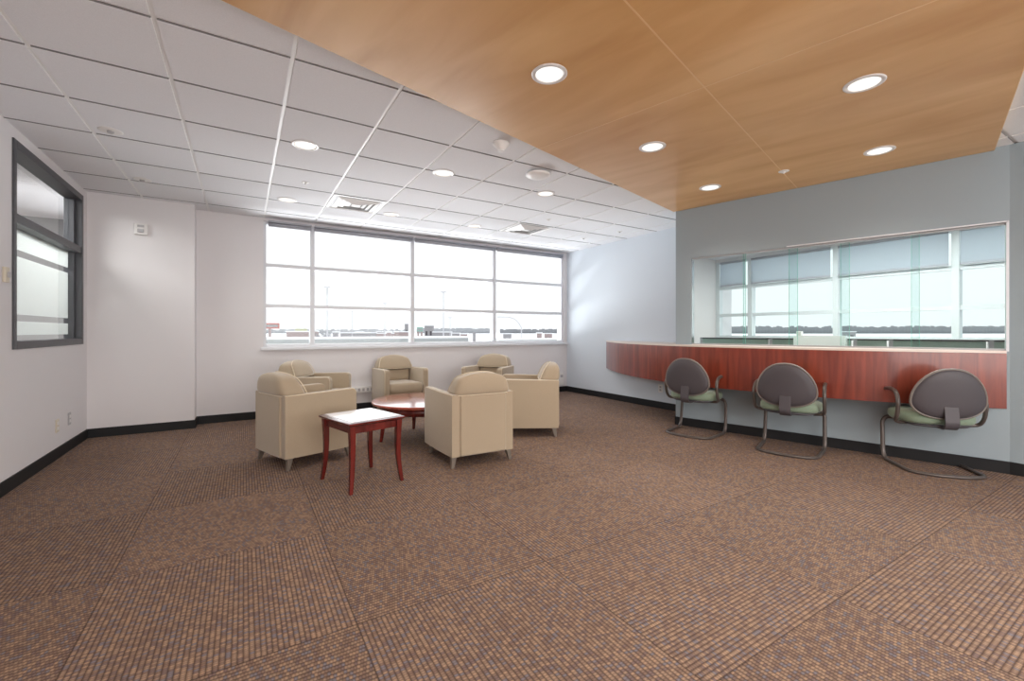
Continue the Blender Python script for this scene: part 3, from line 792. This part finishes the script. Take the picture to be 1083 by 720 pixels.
def building(px0, px1, ytop, dist, mat, label, base=-6, cap=True):
    a = at(px0, dist); b_ = at(px1, dist); w = (b_-a).length; zt = zat(ytop, dist)
    t = thing('distant_building', label, 'building', (a.x, a.y, base), math.atan2(b_.y-a.y, b_.x-a.x))
    h = zt-base
    MB().box(0, w, 0, w*.6, 0, h).build('wall_body', M[mat], t)
    if cap: MB().box(-.3, w+.3, -.3, w*.6+.3, h, h+.35).build('snowy_roof', M['parapet_cap'], t)
    nW = max(2, int(w/5))
    for k in range(nW):
        MB().box(w*(k+.25)/nW, w*(k+.7)/nW, -.08, 0, h*.55, h*.75).build('window', M['shell'], t)
building(312, 322, 347.5, 160, 'fyel', 'small yellow-green building on the skyline in the left window bay')
building(303, 330, 351, 140, 'brick', 'low brownish building on the skyline in the left window bay')
building(360, 392, 352.3, 150, 'fgrey', 'low grey snow-roofed building beyond the left of the wide window bay')
building(393, 416, 352.8, 170, 'brick', 'low brick snow-roofed building in the middle of the wide window bay')
building(417, 436, 351.2, 150, 'brick', 'low brick building at the right of the wide window bay')
building(428, 436, 342.5, 190, 'fgrey', 'taller grey block next to the central mullion')
building(449, 458, 344.5, 200, 'fgrey', 'dark grey block right of the central mullion')
building(458, 476, 351.5, 170, 'fgrey', 'low white-roofed building around the tall mast')
building(500, 503, 351.5, 90, 'fgrey', 'tiny hut on the snow in the third window bay', cap=False)
building(568, 573, 352.5, 150, 'brick', 'small building on the snow in the right window bay', cap=True)
building(640, 690, 352, 300, 'fgrey', 'long low shed on the horizon hidden beyond the right wall')
building(890, 905, 351, 230, 'fgrey', 'small distant building seen through the sliding glass')

for k, (a_, b_, yy, dd, mt) in enumerate([(331.5,335,350.5,130,'brick'),(352,357,351.5,135,'fgrey'),(376,383,351.2,210,'brick'),(398,404,350.8,220,'fgrey'),(409,413,351.6,125,'brick'),(478,486,352.6,190,'fgrey'),(487,494,353.4,140,'brick'),(532,541,353.2,170,'fgrey'),(576,584,353.0,180,'brick')]):
    building(a_, b_, yy, dd, mt, 'one of the small snow-roofed huts scattered on the snowy ground outside')
for o in [o for o in C.objects if o.get('label', '').startswith('one of the small snow-roofed huts')]: o['group'] = 'small huts on the snow outside'
# billboard and signs
def sign(px0, px1, y0, y1, dist, mat, label, legs=(.5,)):
    a = at(px0, dist); b_ = at(px1, dist); w = (b_-a).length
    t = thing('roadside_sign', label, 'sign', (a.x, a.y, -6), math.atan2(b_.y-a.y, b_.x-a.x))
    MB().box(0, w, 0, .3, zat(y1, dist)+6, zat(y0, dist)+6).build('sign_board', M[mat], t)
    MB().box(.06*w, .94*w, -.06, 0, zat(y1, dist)+6+(zat(y0,dist)-zat(y1,dist))*.3, zat(y1, dist)+6+(zat(y0,dist)-zat(y1,dist))*.7).build('sign_panel', M['parapet'], t)
    for l in legs: MB().box(w*l-.25, w*l+.25, .0, .3, 0, zat(y1, dist)+6).build('post', M['brick'], t)
sign(277, 295, 341.5, 347.5, 110, 'fred', 'red billboard on a post at the left of the main window', (.45,))
sign(441, 447, 346, 350.5, 120, 'fgreen', 'green road sign right of the central mullion', (.2,.8))
def lightpole(px, ytop, dist, label, r=.09, head=True):
    p = at(px, dist, -6); t = thing('light_pole', label, 'light pole', p, -YAW)
    h = zat(ytop, dist)+6
    MB().tube([(0,0,0),(0,0,h)], [r*1.4, r*.8], seg=8).build('mast', M['pole'], t)
    if head:
        MB().box(-.45,.45,-.12,.12,h-.05,h+.14).build('lamp_head', M['pole'], t, bevel=.05)
lightpole(346, 303.5, 60, 'tall light pole in the wide window bay, leftmost')
lightpole(359, 336, 110, 'short thin pole on the skyline in the wide window bay')
lightpole(372.5, 329, 100, 'thin medium pole in the wide window bay')
lightpole(407, 321, 80, 'light pole near the right of the wide window bay')
lightpole(469, 309, 75, 'tall light mast with crossed heads in the third window bay')
lightpole(476, 336, 110, 'faint short pole beside the tall mast')
p = at(551.5, 60, -6); t = thing('street_lamp', 'street lamp with a curved arm in the right window bay', 'street lamp', p, -YAW)
zt_ = zat(335.5, 60)+6
MB().tube(smooth_path([(0,0,0),(0,0,zt_-2.2),(-.15,0,zt_-1.2),(-.8,0,zt_-.35),(-1.7,0,zt_),(-2.7,0,zt_+.05)], 6), .07, seg=8).build('curved_mast', M['pole'], t)
MB().box(-3.3,-2.6,-.12,.12,zt_-.02,zt_+.12).build('lamp_head', M['pole'], t, bevel=.04)
# bare trees clump
def bare_tree(px, ytop, dist, label, w=2.5, s=0):
    rnd = random.Random(s); p = at(px, dist, -6); t = thing('bare_tree', label, 'tree', p, 0, 'bare trees outside the main window')
    h = zat(ytop, dist)+6
    MB().tube([(0,0,0),(0,0,h*.6)], [.18,.1], seg=6).build('trunk', M['far_tree'], t)
    b = MB()
    for k in range(60):
        a = rnd.uniform(0, 2*PI); z0 = rnd.uniform(h*.35, h*.75); l = rnd.uniform(.4, 1)*w
        b.tube([(0,0,z0),(math.cos(a)*l*.5, math.sin(a)*l*.5, z0+l*.4),(math.cos(a)*l, math.sin(a)*l, min(h, z0+l*1.1))], [.05,.035,.015], seg=4)
    b.build('branches', M['far_tree'], t)
bare_tree(338, 346, 90, 'bare tree beside the left mullion of the main window', 1.8, 1)
bare_tree(344, 345, 97, 'bare tree at the foot of the tall light pole', 2.2, 2)
bare_tree(349.5, 346.5, 103, 'bare tree just right of the tall light pole', 1.6, 3)
# tree lines far away: bumpy bands
def treeline(px0, px1, y_, dist, mat, label, amp=1.0, seed=0, bottom=-6):
    rnd = random.Random(seed); b = MB(); n = max(12, int((px1-px0)/1.4)); 
    pts = []
    for k in range(n+1):
        p = at(px0+(px1-px0)*k/n, dist); z = zat(y_, dist)+rnd.uniform(-1, 1)*amp*dist/F_*.7
        pts.append((p, z))
    for k in range(n):
        (p, z), (q, z2) = pts[k], pts[k+1]; c = (p+q)/2; r = (q-p).length*.75; zt = max(z, z2)
        prof = [(r*.9, bottom), (r, (zt+bottom)/2), (r*.85, zt-r*.4 if zt-r*.4 > bottom else bottom+.2), (r*.4, zt), (.01, zt+.1)]
        b.lathe(prof, seg=7, M=Matrix.Translation((c.x, c.y, 0)))
    return tag(b.build('tree_line', M[mat]), label, 'trees', kind='stuff')
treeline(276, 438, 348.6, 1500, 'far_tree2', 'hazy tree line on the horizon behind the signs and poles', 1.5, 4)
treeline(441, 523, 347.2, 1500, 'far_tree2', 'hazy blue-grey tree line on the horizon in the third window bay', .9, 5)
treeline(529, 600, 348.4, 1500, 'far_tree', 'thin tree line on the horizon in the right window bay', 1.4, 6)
treeline(740, 1140, 345.6, 1400, 'far_tree', 'grey tree line on the horizon seen through the sliding glass', 1.9, 8)

# ------------------------------------------------------------------ light
W = bpy.data.worlds.new('overcast_sky'); bpy.context.scene.world = W; W.use_nodes = True
nt = W.node_tree; bg = nt.nodes['Background']
tc = nt.nodes.new('ShaderNodeTexCoord'); sx = nt.nodes.new('ShaderNodeSeparateXYZ'); nt.links.new(tc.outputs['Generated'], sx.inputs[0])
rp = nt.nodes.new('ShaderNodeValToRGB'); rp.color_ramp.elements[0].position = .0; rp.color_ramp.elements[0].color = (.86,.88,.90,1)
rp.color_ramp.elements[1].position = .5; rp.color_ramp.elements[1].color = (1,1,1,1)
nt.links.new(sx.outputs[2], rp.inputs[0]); nt.links.new(rp.outputs[0], bg.inputs[0]); bg.inputs[1].default_value = 1.12
def area(name, loc, rot, sx_, sy_, e_, col=(1,1,1), portal=False):
    l = bpy.data.lights.new(name, 'AREA'); l.shape = 'RECTANGLE'; l.size = sx_; l.size_y = sy_; l.energy = e_; l.color = col
    if portal: l.cycles.is_portal = True
    o = bpy.data.objects.new(name, l); C.objects.link(o); o.location = loc; o.rotation_euler = rot; return o
area('window_portal', ((WX0+WX1)/2, YW+.18, 1.8), (-PI/2, 0, 0), WX1-WX0, WZ1-WZ0, 1, portal=True)
area('office_portal', (FX+.15, 1.2, 1.8), (0, PI/2, 0), 1.6, 9.2, 1, portal=True)
# invented area lamps to brighten the room behind the camera and both offices
area('rear_ceiling_fill', (1.6, -1.7, 2.66), (0,0,0), 3.6, 1.2, 110, (1,.96,.92))  # added ceiling fill, no fixture behind it
area('rear_wall_fill', (2.0, YB+.06, 1.5), (PI/2, 0, 0), 6.4, 2.0, 150, (1,.98,.96))  # added fill from the back wall, there is no window
area('snow_bounce_fill', (2.6, 11.7, -.95), (-PI/2-.25, 0, 0), 8.0, 2.8, 1000, (.97,.98,1))  # added hidden lamp standing in for light bounced off the snow
sun = bpy.data.lights.new('hazy_sun', 'SUN'); sun.energy = 2.4; sun.angle = math.radians(100); sun.color = (.97,.98,1)
so = bpy.data.objects.new('hazy_sun', sun); C.objects.link(so); so.rotation_euler = (-math.radians(58), 0, math.radians(8))
area('left_office_fill', (XL-1.0, 5.8, 2.66), (0,0,0), 1.2, 1.8, 95, (1,.99,.97))  # added lamp near the glass to brighten the frosted film
area('back_office_fill', (7.0, 2.5, 2.66), (0,0,0), 1.2, 3.0, 120, (1,.99,.97))  # added lamp to brighten the office beyond the sliding glass

# ------------------------------------------------------------------ camera
cam = bpy.data.cameras.new('camera'); co = bpy.data.objects.new('camera', cam); C.objects.link(co)
co.location = (0, 0, H); co.rotation_euler = (PI/2, 0, -YAW)
cam.sensor_width = 36; cam.lens = F_/1083*36; cam.shift_y = -9.7/1083; cam.clip_start = .05; cam.clip_end = 6000
sc = bpy.context.scene; sc.camera = co
sc.view_settings.view_transform = 'Standard'; sc.view_settings.look = 'None'; sc.view_settings.exposure = 0.28
sc.cycles.max_bounces = 10; sc.cycles.diffuse_bounces = 6; sc.cycles.transparent_max_bounces = 24
sc.cycles.sample_clamp_indirect = 6
